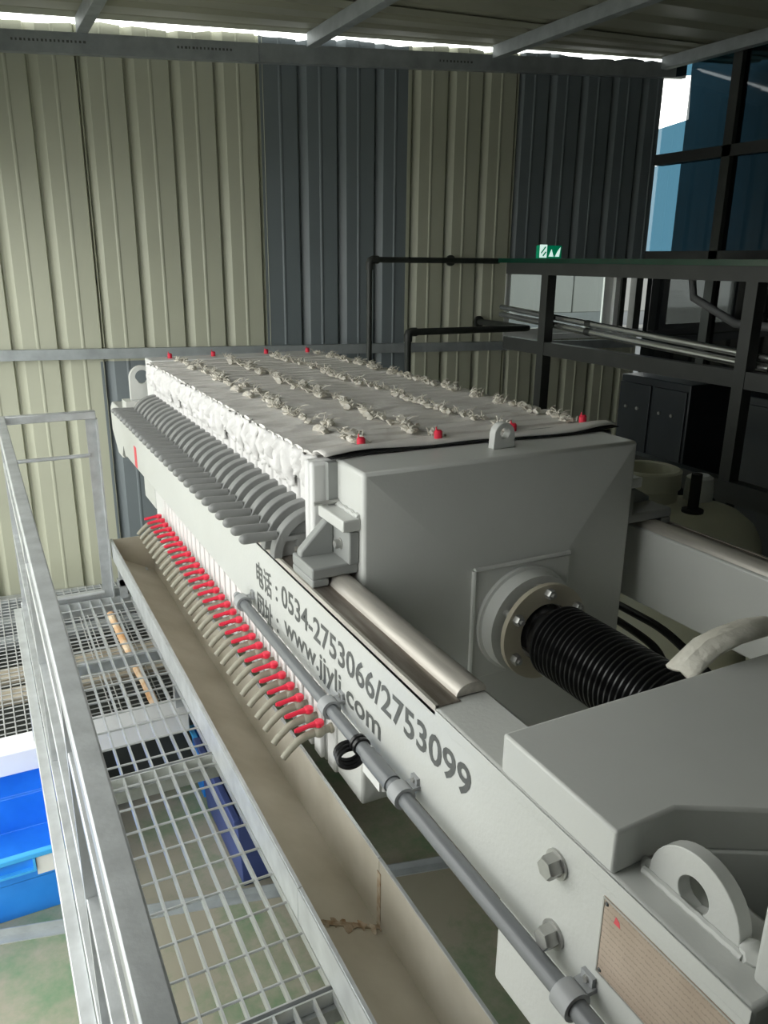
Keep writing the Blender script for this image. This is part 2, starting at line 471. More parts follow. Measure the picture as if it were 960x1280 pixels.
ob = thing('outside_shed', 'pale corrugated shed with a dark plinth seen through the window', 'building', V(5.6, 8.4, -2.1))
obj('plinth', B((2.5, 9.5, 8.3, 9.5, -2.1, -0.62)), 'building_dark', ob)
for k in range(14):
    obj('cladding', B((2.5 + 0.5 * k, 2.5 + 0.5 * k + 0.485, 8.3, 9.5, -0.62, 0.05)), 'building_pale', ob, bevel=0.01)
obj('ledge', B((2.5, 9.5, 8.22, 8.3, -0.84, -0.80)), 'building_pale', ob)

# ------------------------------------------------------------------ filter press frame
BX0, BX1, BT, BB = 0.559, 0.661, -0.650, -0.852      # beam facing the walkway
RX0, RX1 = 1.475, 1.577
press = thing('press_frame', 'long light grey painted filter press frame with lettered side beam', 'filter press', V(1.07, 2.0, -2.1))
def beam(x0, x1):
    bm = bmesh.new()
    prism(bm, [(x0, 0.335, BB), (x0, 0.335, BT), (x0, 3.90, BT), (x0, 3.95, BT - 0.03), (x0, 3.95, BB + 0.06), (x0, 3.82, BB - 0.03), (x0, 3.72, BB - 0.03), (x0, 3.60, BB)], (x1 - x0, 0, 0))
    return obj('beam', bm, 'paint_beam', press, bevel=0.006)
beamL = beam(BX0, BX1)
beamR = beam(RX0, RX1)
# stainless guide rails on the beams
for (x0, sgn) in ((BX0, 1), (RX1, -1)):
    def xr(a, b_): return (x0 + sgn * a, x0 + sgn * b_) if sgn > 0 else (x0 - b_, x0 - a)
    a, b_ = xr(0.001, 0.045)
    sr = obj('guide_strip', B((a, b_, 0.905, 3.55, BT, BT + 0.003)), 'stainless_worn', press)
    a, b_ = xr(0.0, 0.006)
    obj('strip_edge', B((a, b_, 0.905, 3.55, BT - 0.012, BT + 0.005)), 'stainless', sr)
    xc = x0 + sgn * 0.072
    bm = bmesh.new()
    n = 10
    prof = [(xc + 0.028 * math.cos(math.pi * k / n), BT + 0.002 + 0.020 * math.sin(math.pi * k / n)) for k in range(n + 1)]
    prism(bm, [(x, 0.915, z) for x, z in prof], (0, 2.63, 0))
    obj('guide_bar', bm, 'stainless', press)

# lettering painted on the beam
def lettering(txt, y_start, y_end, z0, z1, parent, bold=0.012, tilt=0.0):
    cu = bpy.data.curves.new('lettering', 'FONT')
    cu.body = txt
    cu.offset = bold
    cu.resolution_u = 3
    to = bpy.data.objects.new('lettering_curve', cu)
    C.objects.link(to)
    bpy.context.view_layer.update()
    me = bpy.data.meshes.new_from_object(to.evaluated_get(bpy.context.evaluated_depsgraph_get()))
    bpy.data.objects.remove(to, do_unlink=True)
    xs = [v.co.x for v in me.vertices]; ys_ = [v.co.y for v in me.vertices]
    if not xs: return None
    w0, w1 = min(xs), max(xs)
    h0, h1 = min(ys_), max(ys_)
    bm = bmesh.new(); bm.from_mesh(me); bpy.data.meshes.remove(me)
    for v in bm.verts:
        u = (v.co.x - w0) / (w1 - w0); q = (v.co.y - h0) / (h1 - h0)
        yy = y_start + (y_end - y_start) * u
        v.co = Vector((BX0 - 0.0006, yy, z0 + (z1 - z0) * q + tilt * u))
    return obj('lettering', bm, 'letter', parent)
lettering('电话', 1.768, 1.655, -0.772, -0.706, beamL, 0.02)
lettering('：', 1.628, 1.614, -0.760, -0.722, beamL, 0.02)
lettering('0534-2753066/2753099', 1.588, 0.800, -0.757, -0.702, beamL, 0.018, 0.009)
lettering('网址', 1.768, 1.655, -0.852, -0.788, beamL, 0.02)
lettering('：', 1.628, 1.614, -0.842, -0.804, beamL, 0.02)
lettering('www.jjylj.com', 1.575, 1.085, -0.836, -0.772, beamL, 0.018, 0.004)
st = obj('sticker', B((BX0 - 0.0008, BX0, 3.34, 3.39, -0.845, -0.755)), 'red_print', beamL)
bm = bmesh.new(); prism(bm, [(BX0 - 0.0008, 3.62, -0.865), (BX0 - 0.0008, 3.70, -0.865), (BX0 - 0.0008, 3.66, -0.815)], (0.001, 0, 0))
obj('arrow_mark', bm, 'letter', beamL)

# end head of the press over the beam ends
ZT = -0.592
bm = bmesh.new()
prism(bm, [(0.559, 0.733, ZT), (1.577, 0.733, ZT), (1.577, 0.362, ZT), (0.93, 0.364, ZT), (0.650, 0.523, ZT), (0.559, 0.520, ZT)], (0, 0, -(BT * -1 - 0.592)))
obj('head_cap', bm, 'paint', press, bevel=0.004)
bm = bmesh.new()
prism(bm, [(0.662, 0.733, BT), (1.474, 0.733, BT), (1.474, 0.362, BT), (0.93, 0.364, BT), (0.662, 0.516, BT)], (0, 0, -0.36))
obj('head_block', bm, 'paint', press, bevel=0.004)
obj('cylinder_mount', B((0.583, 1.45, 0.20, 0.358, BT, -0.50)), 'paint_beam', press, bevel=0.006)
# lifting eye on the beam end
def eye_plate(xa, xb, yc, zb, half, zc, rad, hole_c, hole_r, n=18, axis='x'):
    """plate with rounded head and round hole; lies in the plane of the given horizontal axis"""
    bm = bmesh.new()
    outer = [(-half, zb)] + [(-rad * math.cos(math.pi * k / n), zc + rad * math.sin(math.pi * k / n)) for k in range(n + 1)] + [(half, zb)]
    outer = outer[:-1] + [(half - 2 * half * k / 8, zb) for k in range(8)] if True else outer
    outer = outer[1:] + [outer[0]]
    m_ = len(outer)
    inner = []
    for k, (a, z) in enumerate(outer):
        an = math.atan2(z - hole_c[1], a - hole_c[0])
        inner.append((hole_c[0] + hole_r * math.cos(an), hole_c[1] + hole_r * math.sin(an)))
    def P(a, z, t): return (t, yc - a, z) if axis == 'x' else (yc + a, t, z)
    L = {}
    for t in (xa, xb):
        L[t] = ([bm.verts.new(P(a, z, t)) for a, z in outer], [bm.verts.new(P(a, z, t)) for a, z in inner])
    for t in (xa, xb):
        o_, i_ = L[t]
        for k in range(m_ - 1): bm.faces.new((o_[k], o_[k + 1], i_[k + 1], i_[k]))
        bm.faces.new((o_[-1], o_[0], i_[0], i_[-1]))
    for j in (0, 1):
        p, q = L[xa][j], L[xb][j]
        for k in range(m_): bm.faces.new((p[k], p[(k + 1) % m_], q[(k + 1) % m_], q[k]))
    return bm
le = obj('lifting_eye', eye_plate(0.597, 0.615, 0.444, BT, 0.062, -0.640, 0.060, (0.0, -0.628), 0.020, axis='x'), 'paint_beam', press, bevel=0.002)
bm = bmesh.new()
tube(bm, [(0.596, 0.51 - 0.011 * i, BT + 0.003 + 0.001 * (i % 2)) for i in range(13)], 0.005, 8)
blob(bm, (0.606, 0.513, BT + 0.003), 0.008, seed=2); blob(bm, (0.606, 0.376, BT + 0.005), 0.013, seed=5)
obj('weld_bead', bm, 'paint_beam', le)
# hex bolts through the beam
for (y_, z_) in ((0.608, -0.703), (0.603, -0.807)):
    bm = bmesh.new(); hexbolt(bm, (BX0, y_, z_), (-1, 0, 0), 0.0155, 0.018)
    obj('hex_bolt', bm, 'steel_bolt', press)
# nameplate with border, rivets and stamped marks
npl = obj('nameplate', B((BX0 - 0.0015, BX0, 0.335, 0.527, -0.79, -0.682)), 'nameplate', press)
bm = bmesh.new()
for a in ((0.335, 0.527, -0.684, -0.682), (0.335, 0.527, -0.79, -0.788), (0.525, 0.527, -0.788, -0.684)):
    box(bm, BX0 - 0.0022, BX0 - 0.0015, *a)
obj('border', bm, 'steel_bolt', npl)
for (y_, z_) in ((0.521, -0.689), (0.521, -0.784), (0.345, -0.690)):
    bm = bmesh.new(); lathe(bm, (BX0 - 0.0015, y_, z_), (-1, 0, 0), [(0, 0.003), (0.0015, 0.002)], 10)
    obj('rivet', bm, 'letter', npl)
bm = bmesh.new(); prism(bm, [(BX0 - 0.0018, 0.508, -0.704), (BX0 - 0.0018, 0.498, -0.704), (BX0 - 0.0018, 0.500, -0.697), (BX0 - 0.0018, 0.506, -0.694)], (0.0004, 0, 0))
obj('red_mark', bm, 'red_print', npl)
# legs
obj('leg_head', B((0.60, 0.72, 0.30, 0.772, -1.065, BB)), 'paint_beam', press, bevel=0.006)
obj('edge_strip', B((BX0 - 0.002, BX0, 0.335, 0.903, BT - 0.020, BT - 0.001)), 'paint_beam', beamL, bevel=0.0008)
obj('leg', B((0.70, 0.78, 0.32, 0.52, -2.1, -1.0)), 'paint', press)
obj('leg', B((1.42, 1.54, 0.32, 0.62, -2.1, BB)), 'paint', press)
obj('leg', B((0.72, 0.82, 3.62, 3.80, -2.1, BB)), 'paint', press)
obj('leg', B((1.40, 1.50, 3.62, 3.80, -2.1, BB)), 'paint', press)
# fixed head plate at the wall end, with its own lifting eye
obj('fixed_head', B((0.665, 1.470, 3.425, 3.56, -1.22, -0.412)), 'plate_white', press, bevel=0.004)
obj('rear_brace', B((0.661, 1.475, 3.56, 3.80, -1.10, -0.62)), 'paint', press, bevel=0.006)
obj('lifting_eye', eye_plate(3.60, 3.625, 0.655, -0.60, 0.055, -0.505, 0.055, (0.0, -0.500), 0.030, axis='y'), 'paint_beam', press, bevel=0.002)
obj('eye_base', B((0.57, 0.70, 3.56, 3.66, BT, -0.60)), 'paint_beam', press)

# ------------------------------------------------------------------ moving thrust box
FX0, FX1, FY0, FY1, FZ0, FZ1 = 0.667, 1.402, 1.385, 1.528, -1.20, -0.408
fb = thing('thrust_box', 'bulky grey painted thrust box pressed against the plate pack, piston flange on its front', 'press follower', V(1.04, 1.45, -1.20))
bm = bmesh.new()
o4 = [(FX0, FY0, FZ0), (FX1, FY0, FZ0), (FX1, FY0, FZ1), (FX0, FY0, FZ1)]
PX0, PX1, PZ0, PZ1, PY = 0.925, 1.190, -0.919, -0.650, 1.362
i4 = [(PX0, PY, PZ0), (PX1, PY, PZ0), (PX1, PY, PZ1), (PX0, PY, PZ1)]
b4 = [(FX0, FY1, FZ0), (FX1, FY1, FZ0), (FX1, FY1, FZ1), (FX0, FY1, FZ1)]
vo = [bm.verts.new(p) for p in o4]; vi = [bm.verts.new(p) for p in i4]; vb = [bm.verts.new(p) for p in b4]
bm.faces.new(vi); bm.faces.new(vb[::-1])
for k in range(4):
    bm.faces.new((vo[k], vo[(k + 1) % 4], vi[(k + 1) % 4], vi[k]))
    bm.faces.new((vb[k], vb[(k + 1) % 4], vo[(k + 1) % 4], vo[k]))
obj('body', bm, 'paint', fb, bevel=0.008, sharp=6)
fp = obj('flange_plate', B((PX0, PX1, PY - 0.012, PY, PZ0, PZ1)), 'paint', fb, bevel=0.002)
bm = bmesh.new()
yw = PY - 0.010
tube(bm, [(PX0, yw, PZ0), (PX0, yw, PZ1)], 0.006, 8); tube(bm, [(PX0, yw, PZ1), (PX1, yw, PZ1)], 0.006, 8)
obj('weld_bead', bm, 'paint', fp)
CX, CZ = 1.062, -0.788
bm = bmesh.new(); lathe(bm, (CX, PY - 0.012, CZ), (0, -1, 0), [(0, 0.128), (0.010, 0.128), (0.012, 0.121), (0.048, 0.119), (0.050, 0.10)], 48)
obj('piston_collar', bm, 'paint', fb)
bm = bmesh.new()
for k in range(6):
    an = math.pi / 6 + k * math.pi / 3
    c = V(CX + 0.094 * math.cos(an), PY - 0.06, CZ + 0.094 * math.sin(an))
    lathe(bm, c, (0, -1, 0), [(0, 0.010), (0.026, 0.010)], 12)
obj('stud_sleeve', bm, 'steel_bolt', fb)
rg = bmesh.new(); lathe(rg, (CX, PY - 0.086, CZ), (0, -1, 0), [(0, 0.068), (0, 0.113), (0.013, 0.113), (0.013, 0.068), (0, 0.068)], 48, caps=False)
rg = obj('retaining_ring', rg, 'beige_ring', fb)
for k in range(6):
    an = math.pi / 6 + k * math.pi / 3
    bm = bmesh.new(); hexbolt(bm, (CX + 0.094 * math.cos(an), PY - 0.099, CZ + 0.094 * math.sin(an)), (0, -1, 0), 0.0125, 0.016, False)
    lathe(bm, (CX + 0.094 * math.cos(an), PY - 0.110, CZ + 0.094 * math.sin(an)), (0, -1, 0), [(0, 0.0055), (0.012, 0.005)], 10)
    obj('bolt', bm, 'steel_bolt', rg)
obj('lifting_eye', eye_plate(1.452, 1.474, 1.058, FZ1, 0.030, -0.376, 0.028, (0.0, -0.373), 0.0125, axis='y'), 'paint_beam', fb, bevel=0.002)
# shoulder brackets that ride on the guide rails
for sgn, xs in ((1, FX0), (-1, FX1)):
    def X2(a): return xs - sgn * a
    def bx(a0, a1, *r_): return (min(X2(a0), X2(a1)), max(X2(a0), X2(a1)), *r_)
    ex = 0.0 if sgn > 0 else 0.06
    br = obj('shoulder_bracket', B(bx(0.0, 0.105 + ex, 1.405, 1.520, -0.6285, -0.604), bx(0.067 if sgn > 0 else 0.134, 0.105 + ex, 1.405, 1.520, -0.6465, -0.6285)), 'paint_grey', fb, bevel=0.004)
    obj('upright', B(bx(0.0, 0.024, 1.400, 1.520, -0.607, -0.535)), 'paint_grey', br, bevel=0.004)
    bm = bmesh.new()
    prism(bm, [(X2(0.024), 1.480, -0.607), (X2(0.100 + ex), 1.480, -0.607), (X2(0.100 + ex), 1.480, -0.592), (X2(0.040), 1.480, -0.530), (X2(0.024), 1.480, -0.530)], (0, 0.026, 0))
    obj('gusset', bm, 'paint_grey', br, bevel=0.004)
    bm = bmesh.new(); hexbolt(bm, (X2(0.024), 1.445, -0.572), (-sgn, 0, 0), 0.010, 0.012)
    obj('bolt', bm, 'steel_bolt', br)
    bm = B(bx(0.0, 0.040, 1.395, 1.528, -0.532, -0.506))
    sb = obj('shoulder_bar', bm, 'paint_beam', fb, bevel=0.003)
    bm = bmesh.new(); tube(bm, [(X2(0.002), 1.40 + 0.011 * i, -0.504 + 0.002 * math.sin(i * 2.3)) for i in range(12)], 0.006, 8)
    obj('weld_bead', bm, 'paint_beam', sb)
# side clip strip between the box and the end plate
obj('seal_strip', B((0.645, 0.667, 1.510, 1.528, -0.51, -0.412)), 'paint_grey', fb)
bm = bmesh.new(); tube(bm, [(0.612, 1.512, -0.500), (0.667, 1.505, -0.497)], 0.005, 8)
obj('clip_pin', bm, 'steel_bolt', fb)

# bellows over the piston
bl = thing('piston_bellows', 'black ribbed rubber bellows over the piston rod', 'bellows', V(CX, 1.0, CZ - 0.075))
bm = bmesh.new()
prof = []
N = 34
y_from, y_to = 0.095, 0.624
for k in range(N):
    d = y_from + 0.05 + (y_to - y_from - 0.05) * k / N
    st = (y_to - y_from - 0.05) / N
    prof += [(d, 0.073), (d + st * 0.30, 0.082), (d + st * 0.55, 0.082), (d + st * 0.85, 0.073)]
lathe(bm, (CX, PY, CZ), (0, -1, 0), prof, 40)
obj('ribbed_sleeve', bm, 'black_rubber', bl, sharp=60)
bm = bmesh.new()
lathe(bm, (CX, PY, CZ), (0, -1, 0), [(0.05, 0.060), (0.09, 0.061), (0.105, 0.057), (0.125, 0.067), (0.15, 0.076)], 40)
for v in bm.verts: v.co += Vector((noise.noise(v.co * 60), 0, noise.noise(v.co * 60 + Vector((5, 5, 5))))) * 0.006
obj('wrapped_cuff', bm, 'black_rubber', bl, sharp=12)

# folded canvas lying on the head behind the bellows
bm = bmesh.new()
pts = [(0.858, -0.594), (0.885, -0.578), (0.915, -0.558), (0.955, -0.547), (1.01, -0.543), (1.07, -0.552), (1.13, -0.570), (1.19, -0.590)]
rows = []
for i, (x, z) in enumerate(pts):
    x += 0.055
    z -= 0.008
    r_ = []
    for j in range(5):
        yy = 0.738 + 0.013 * j + 0.004 * math.sin(i * 1.3)
        zz = max(z - 0.004 * abs(j - 2) + 0.003 * noise.noise(Vector((x * 30, yy * 40, 0))), -0.607 if yy > 0.734 else -0.5935)
        r_.append(bm.verts.new((x, yy, zz)))
    rows.append(r_)
for a, c in zip(rows, rows[1:]):
    for j in range(4): bm.faces.new((a[j], a[j + 1], c[j + 1], c[j]))
cv = obj('canvas_strap', bm, 'canvas', None, solid=0.007)
tag(cv, 'arched strip of off-white canvas lying on the press head beside the bellows', 'canvas')

# hydraulic hoses under the far beam
for k, pts in enumerate(([(1.64, 1.70, -0.985), (1.62, 1.55, -0.972), (1.60, 1.41, -0.965), (1.58, 1.27, -0.99), (1.57, 1.12, -1.05), (1.56, 0.95, -1.20), (1.52, 0.80, -1.30), (1.50, 0.66, -1.33)],
                         [(1.64, 1.72, -1.03), (1.62, 1.55, -1.025), (1.60, 1.43, -1.03), (1.57, 1.36, -1.06), (1.56, 1.34, -1.10), (1.56, 1.36, -1.25), (1.56, 1.40, -1.6), (1.58, 1.45, -2.088)])):
    t = thing('hydraulic_hose', ('black hydraulic hose sweeping below the far beam' if k == 0 else 'black hydraulic hose bending down below the far beam'), 'hose', pts[-1])
    # smooth the path
    fine = []
    for i in range(len(pts) - 1):
        p0 = Vector(pts[max(i - 1, 0)]); p1 = Vector(pts[i]); p2 = Vector(pts[i + 1]); p3 = Vector(pts[min(i + 2, len(pts) - 1)])
        for q in range(5):
            u = q / 5
            fine.append(0.5 * ((2 * p1) + (p2 - p0) * u + (2 * p0 - 5 * p1 + 4 * p2 - p3) * u * u + (3 * p1 - p0 - 3 * p2 + p3) * u ** 3))
    fine.append(Vector(pts[-1]))
    obj('hose', T(fine, 0.012, 10), 'black_rubber', t)
    bm = bmesh.new(); d = (fine[0] - fine[1]).normalized(); lathe(bm, fine[0] - d * 0.03, d, [(0, 0.016), (0.05, 0.016)], 12)
    obj('ferrule', bm, 'steel_bolt', t)

# ------------------------------------------------------------------ filter plates
PITCH = 0.0636
Y_FIRST = 1.612
NPL = 28
G_PL = 'filter plates packed between the beams'
ROWS = (0.770, 0.957, 1.180, 1.400)

def hem_mesh(seed, y_lo=-0.0296, y_hi=0.0296):
    """cloth folded over the top of one plate"""
    bm = bmesh.new()
    nx = 44
    rows = []
    rnd = random.Random(seed)
    lean = rnd.uniform(-0.004, 0.004)
    for i in range(nx + 1):
        x = 0.640 + (1.464 - 0.640) * i / nx
        w1 = 0.0075 * noise.noise(Vector((x * 9, seed * 7.3, 0)))
        w2 = 0.0075 * noise.noise(Vector((x * 8, seed * 5.1, 4)))
        hgt = -0.406 + 0.006 * noise.noise(Vector((x * 11, seed * 3.7, 9)))
        ya = y_lo + w1 + lean; yb = y_hi + w2 + lean
        r_ = [(ya, -0.450), (ya, hgt - 0.010), (ya + 0.006, hgt - 0.002), (ya * 0.4 + yb * 0.6, hgt + 0.003 * noise.noise(Vector((x * 25, seed, 2)))), (yb - 0.006, hgt - 0.003), (yb, hgt - 0.011), (yb, -0.450)]
        rows.append([bm.verts.new((x, y, z)) for y, z in r_])
    for a, c in zip(rows, rows[1:]):
        for j in range(6): bm.faces.new((a[j], a[j + 1], c[j + 1], c[j]))
    bm.faces.new(rows[0]); bm.faces.new(rows[-1][::-1])
    return bm

def flap_mesh(seed):
    """crumpled cloth bunched at the upper edge on the handle side"""
    bm = bmesh.new()
    ny, nz = 9, 11
    rows = []
    rnd = random.Random(seed * 13 + 1)
    drop = rnd.uniform(0.065, 0.115)
    for i in range(nz + 1):
        u = i / nz
        z = -0.412 - drop * u
        r_ = []
        for j in range(ny + 1):
            v = j / ny
            half = 0.036 - 0.012 * u
            y = (v - 0.5) * 2 * half + 0.004 * noise.noise(Vector((u * 4, v * 4, seed * 2.0)))
            puff = 0.020 * math.sin(math.pi * v) ** 0.6 * (0.35 + 0.65 * math.sin(math.pi * min(1, u * 1.05)))
            x = 0.645 - puff - 0.012 * noise.noise(Vector((u * 5.0, v * 3.0, seed * 1.7))) - 0.006 * noise.noise(Vector((u * 13, v * 9, seed)))
            r_.append(bm.verts.new((x, y, z + 0.008 * noise.noise(Vector((v * 5, seed * 1.3, 3))))))
        rows.append(r_)
    for a, c in zip(rows, rows[1:]):
        for j in range(ny): bm.faces.new((a[j], a[j + 1], c[j + 1], c[j]))
    return bm

def knot_mesh(seed):
    bm = bmesh.new()
    rnd = random.Random(seed * 31)
    for k in range(4):
        blob(bm, (rnd.uniform(-0.020, 0.020), rnd.uniform(-0.024, 0.024), 0.004 + rnd.uniform(0, 0.006)), rnd.uniform(0.007, 0.0125), (1.2, 1.3, 0.75), 0.9, seed + k, 1)
    for k in range(5):
        a = V(rnd.uniform(-0.015, 0.015), rnd.uniform(-0.02, 0.02), 0.006)
        e = a + V(rnd.uniform(-0.03, 0.03), rnd.uniform(-0.02, 0.02), rnd.uniform(0.002, 0.022))
        tube(bm, [a, (a + e) / 2 + V(0, 0, 0.006), e], 0.0016, 5)
    return bm

def tap_parts(parent, y):
    z = -1.083
    bm = bmesh.new()
    lathe(bm, (0.665, y, z), (-1, 0, 0), [(0, 0.013), (0.008, 0.013), (0.010, 0.010), (0.034, 0.010), (0.036, 0.0135)], 14)
    g = bmesh.ops.create_uvsphere(bm, u_segments=14, v_segments=8, radius=0.0165)
    for v in g['verts']: v.co += Vector((0.628, y, z))
    tube(bm, [(0.620, y, z), (0.596, y, z - 0.004), (0.574, y, z - 0.012), (0.562, y, z - 0.022), (0.548, y, z - 0.034), (0.535, y, z - 0.048)], [0.0105, 0.0098, 0.0098, 0.0092, 0.0088, 0.0085], 12)
    tp = obj('tap', bm, 'tap_beige', parent)
    bm = bmesh.new()
    lathe(bm, (0.628, y, z + 0.013), (0, 0, 1), [(0, 0.0085), (0.005, 0.0125), (0.014, 0.0125), (0.017, 0.009)], 12)
    tube(bm, [(0.622, y, z + 0.022), (0.600, y, z + 0.021), (0.574, y, z + 0.017), (0.566, y, z + 0.017)], [0.0085, 0.0058, 0.0066, 0.0045], 8)
    obj('tap_lever', bm, 'red', tp)
    return tp

def build_plate(seed, handle=True):
    t = thing('filter_plate', 'white cloth-wrapped filter plate with grey handle, between other filter plates of the pack', 'filter plate', V(1.055, 0, -1.21), G_PL)
    obj('plate_body', B((0.664, 1.455, -0.0225, 0.0225, -1.206, -0.445), (0.650, 0.664, -0.0225, 0.0225, -1.195, -0.87)), 'plate_white', t, bevel=0.004)
    cl = obj('filter_cloth', B((0.652, 1.461, -0.0275, 0.0275, -0.625, -0.440), (0.6625, 1.461, -0.0275, 0.0275, -0.86, -0.625)), 'cloth', t, bevel=0.008)
    obj('top_hem', hem_mesh(seed), 'cloth_hem', cl)
    obj('side_flap', flap_mesh(seed), 'cloth', cl, solid=0.0015, sharp=60)
    for k, x in enumerate(ROWS):
        bm = knot_mesh(seed * 4 + k)
        rnd = random.Random(seed * 17 + k)
        off = V(x + rnd.uniform(-0.02, 0.02), rnd.uniform(-0.012, 0.012), -0.406)
        for v in bm.verts: v.co += off
        obj('cloth_knot', bm, 'knot', t)
    tap_parts(t, 0.0)
    if handle:
        bm = bmesh.new()
        cx, cz, ro, ri, n = 0.655, -0.6455, 0.108, 0.086, 14
        prof = [(cx - ro * math.cos(0.5 * math.pi * k / n), cz + ro * math.sin(0.5 * math.pi * k / n)) for k in range(n + 1)]
        prof += [(cx - ri * math.cos(0.5 * math.pi * k / n), cz + ri * math.sin(0.5 * math.pi * k / n)) for k in range(n, -1, -1)]
        prism(bm, [(x, -0.014, z) for x, z in prof], (0, 0.028, 0))
        hd = obj('handle', bm, 'handle_grey', t, bevel=0.002)
        bm = bmesh.new()
        web = [(cx - ri * 1.01 * math.cos(0.5 * math.pi * k / n), cz + ri * 1.01 * math.sin(0.5 * math.pi * k / n)) for k in range(n + 1)]
        prism(bm, [(x, -0.004, z) for x, z in web] + [(0.655, -0.004, -0.6270), (0.601, -0.004, -0.6270), (0.601, -0.004, -0.6455)], (0, 0.008, 0))
        box(bm, 0.568, 0.655, -0.016, 0.016, -0.606, -0.596)
        obj('web', bm, 'handle_grey', hd)
        bm = bmesh.new()
        for xx in (0.616, 0.645):
            lathe(bm, (xx, -0.014, -0.6145), (0, 1, 0), [(0, 0.0135), (0.028, 0.0135)], 14)
        obj('roller', bm, 'handle_grey', hd)
        bm = bmesh.new()
        tube(bm, [(0.560, 0, -0.5935), (0.545, 0, -0.5935), (0.490, 0, -0.5925), (0.482, 0, -0.5925), (0.476, 0, -0.5925), (0.473, 0, -0.5925)], [0.0105, 0.0105, 0.0122, 0.0118, 0.0085, 0.004], 14)
        obj('grip', bm, 'handle_grey', hd)
    return t

def copy_tree(o, parent):
    c = o.copy()
    C.objects.link(c)
    c.parent = parent
    for ch in list(o.children): copy_tree(ch, c)
    return c
protos = [build_plate(11 + k) for k in range(7)]
order = [(i * 3 + (i // 7)) % 7 for i in range(NPL)]
used = set()
for i in range(NPL):
    k = order[i]
    o = protos[k] if k not in used else copy_tree(protos[k], None)
    used.add(k)
    o['label'] = 'white cloth-wrapped filter plate with grey handle, between other filter plates of the pack'
    o.location = Vector((1.055, Y_FIRST + PITCH * i, -1.21 + H))
    if i == 0: o['label'] = 'white cloth-wrapped filter plate with grey handle, right beside the handle-less end plate'
    if i == NPL - 1: o['label'] = 'white cloth-wrapped filter plate with grey handle, right beside the fixed white head plate'

# end plate bolted to the thrust box: same cloth, no handle
ep = thing('end_plate', 'white end filter plate without handle against the grey thrust box', 'filter plate', V(1.055, 1.556, -1.21))
obj('plate_body', B((0.6625, 1.455, 1.530, 1.580, -1.206, -0.625), (0.616, 1.455, 1.530, 1.552, -0.625, -0.415), (0.616, 1.455, 1.554, 1.580, -0.625, -0.415)), 'plate_white', ep, bevel=0.006)
bm = bmesh.new()
rows = []
for i in range(61):
    x = 0.640 + 0.826 * i / 60
    yf = 1.522 + 0.016 * noise.noise(Vector((x * 4.2, 2.2, 0))) + 0.012 * math.sin(x * 9)
    zc = -0.398 + 0.006 * noise.noise(Vector((x * 6, 7.7, 0)))
    rows.append([bm.verts.new((x, yf, max(zc - 0.003, -0.4045) + 0.002)), bm.verts.new((x, yf + 0.02, zc + 0.001)), bm.verts.new((x, 1.56, zc + 0.002)), bm.verts.new((x, 1.582, zc - 0.004)), bm.verts.new((x, 1.590, -0.43))])
for a, c in zip(rows, rows[1:]):
    for j in range(4): bm.faces.new((a[j], a[j + 1], c[j + 1], c[j]))
obj('top_cloth', bm, 'cloth_hem', ep, solid=0.003)
bm = bmesh.new()
rows = []
for i in range(61):
    x = 0.650 + 0.816 * i / 60
    yf = 1.512 + 0.016 * noise.noise(Vector((x * 4.2, 2.2, 0))) + 0.012 * math.sin(x * 9)
    rows.append([bm.verts.new((x, yf, -0.4035)), bm.verts.new((x, 1.585, -0.4042))])
for a, c in zip(rows, rows[1:]): bm.faces.new((a[0], a[1], c[1], c[0]))
obj('rubber_gasket', bm, 'black_matte', ep, solid=0.002)
tap_parts(ep, 1.545)

# red caps on the pack
def red_cap(x, y, z, label, group):
    t = thing('red_cap', label, 'cap', V(x, y, z), group)
    bm = bmesh.new(); lathe(bm, (x, y, z), (0, 0, 1), [(0, 0.010), (0.016, 0.010), (0.020, 0.007)], 14)
    obj('cap', bm, 'red', t)
    bm = bmesh.new(); lathe(bm, (x - 0.006, y, z + 0.020), (0, 0, 1), [(0, 0.0020), (0.008, 0.0012)], 8)
    obj('stem', bm, 'red', t)
for x, y in ((0.752, 1.572), (0.952, 1.570), (1.162, 1.565), (1.396, 1.580)):
    red_cap(x, y, -0.398, 'red plastic cap on the cloth edge beside the grey thrust box', 'red caps by the thrust box')
for x, y in ((0.760, 3.500), (0.951, 3.505), (1.198, 3.510), (1.396, 3.500)):
    red_cap(x, y, -0.412, 'red plastic cap at the wall end of the plate pack', 'red caps at the wall end')

# ------------------------------------------------------------------ drip gutter under the taps
gz, gb, gl = -1.170, -1.343, -1.250
G_WALK = -1.430                                        # top of the walkway grating
gt = thing('drip_gutter', 'long stained steel drip gutter below the row of taps', 'gutter', V(0.53, 1.9, -2.1))
JY = 1.185
for (y0, y1) in ((0.25, JY), (JY, 3.43)):
    bm = bmesh.new(); t_ = 0.003
    y1e = y1 - 0.002
    prism(bm, [(0.437, y0, gz), (0.437, y0, gl), (0.612, y0, gb), (0.612, y0, gz), (0.609, y0, gz), (0.609, y0, gb + 0.004), (0.440, y0, gl + 0.003), (0.440, y0, gz)], (0, y1e - y0, 0))
    if y1 > 3: prism(bm, [(0.440, 3.422, gz), (0.440, 3.422, gl + 0.003), (0.609, 3.422, gb + 0.004), (0.609, 3.422, gz)], (0, 0.004, 0))
    seg = obj('trough', bm, 'gutter_steel', gt)
    obj('rim', B((0.6075, 0.6135, y0, y1e, gz, gz + 0.005)), 'galv_bright', seg)
    obj('side_rail', B((0.4305, 0.437, y0, y1e, gl + 0.002, gz + 0.001)), 'galv_bright', seg)
    obj('rim', B((0.4335, 0.4405, y0, y1e, gz + 0.001, gz + 0.003)), 'galv_bright', seg)
bm = bmesh.new()
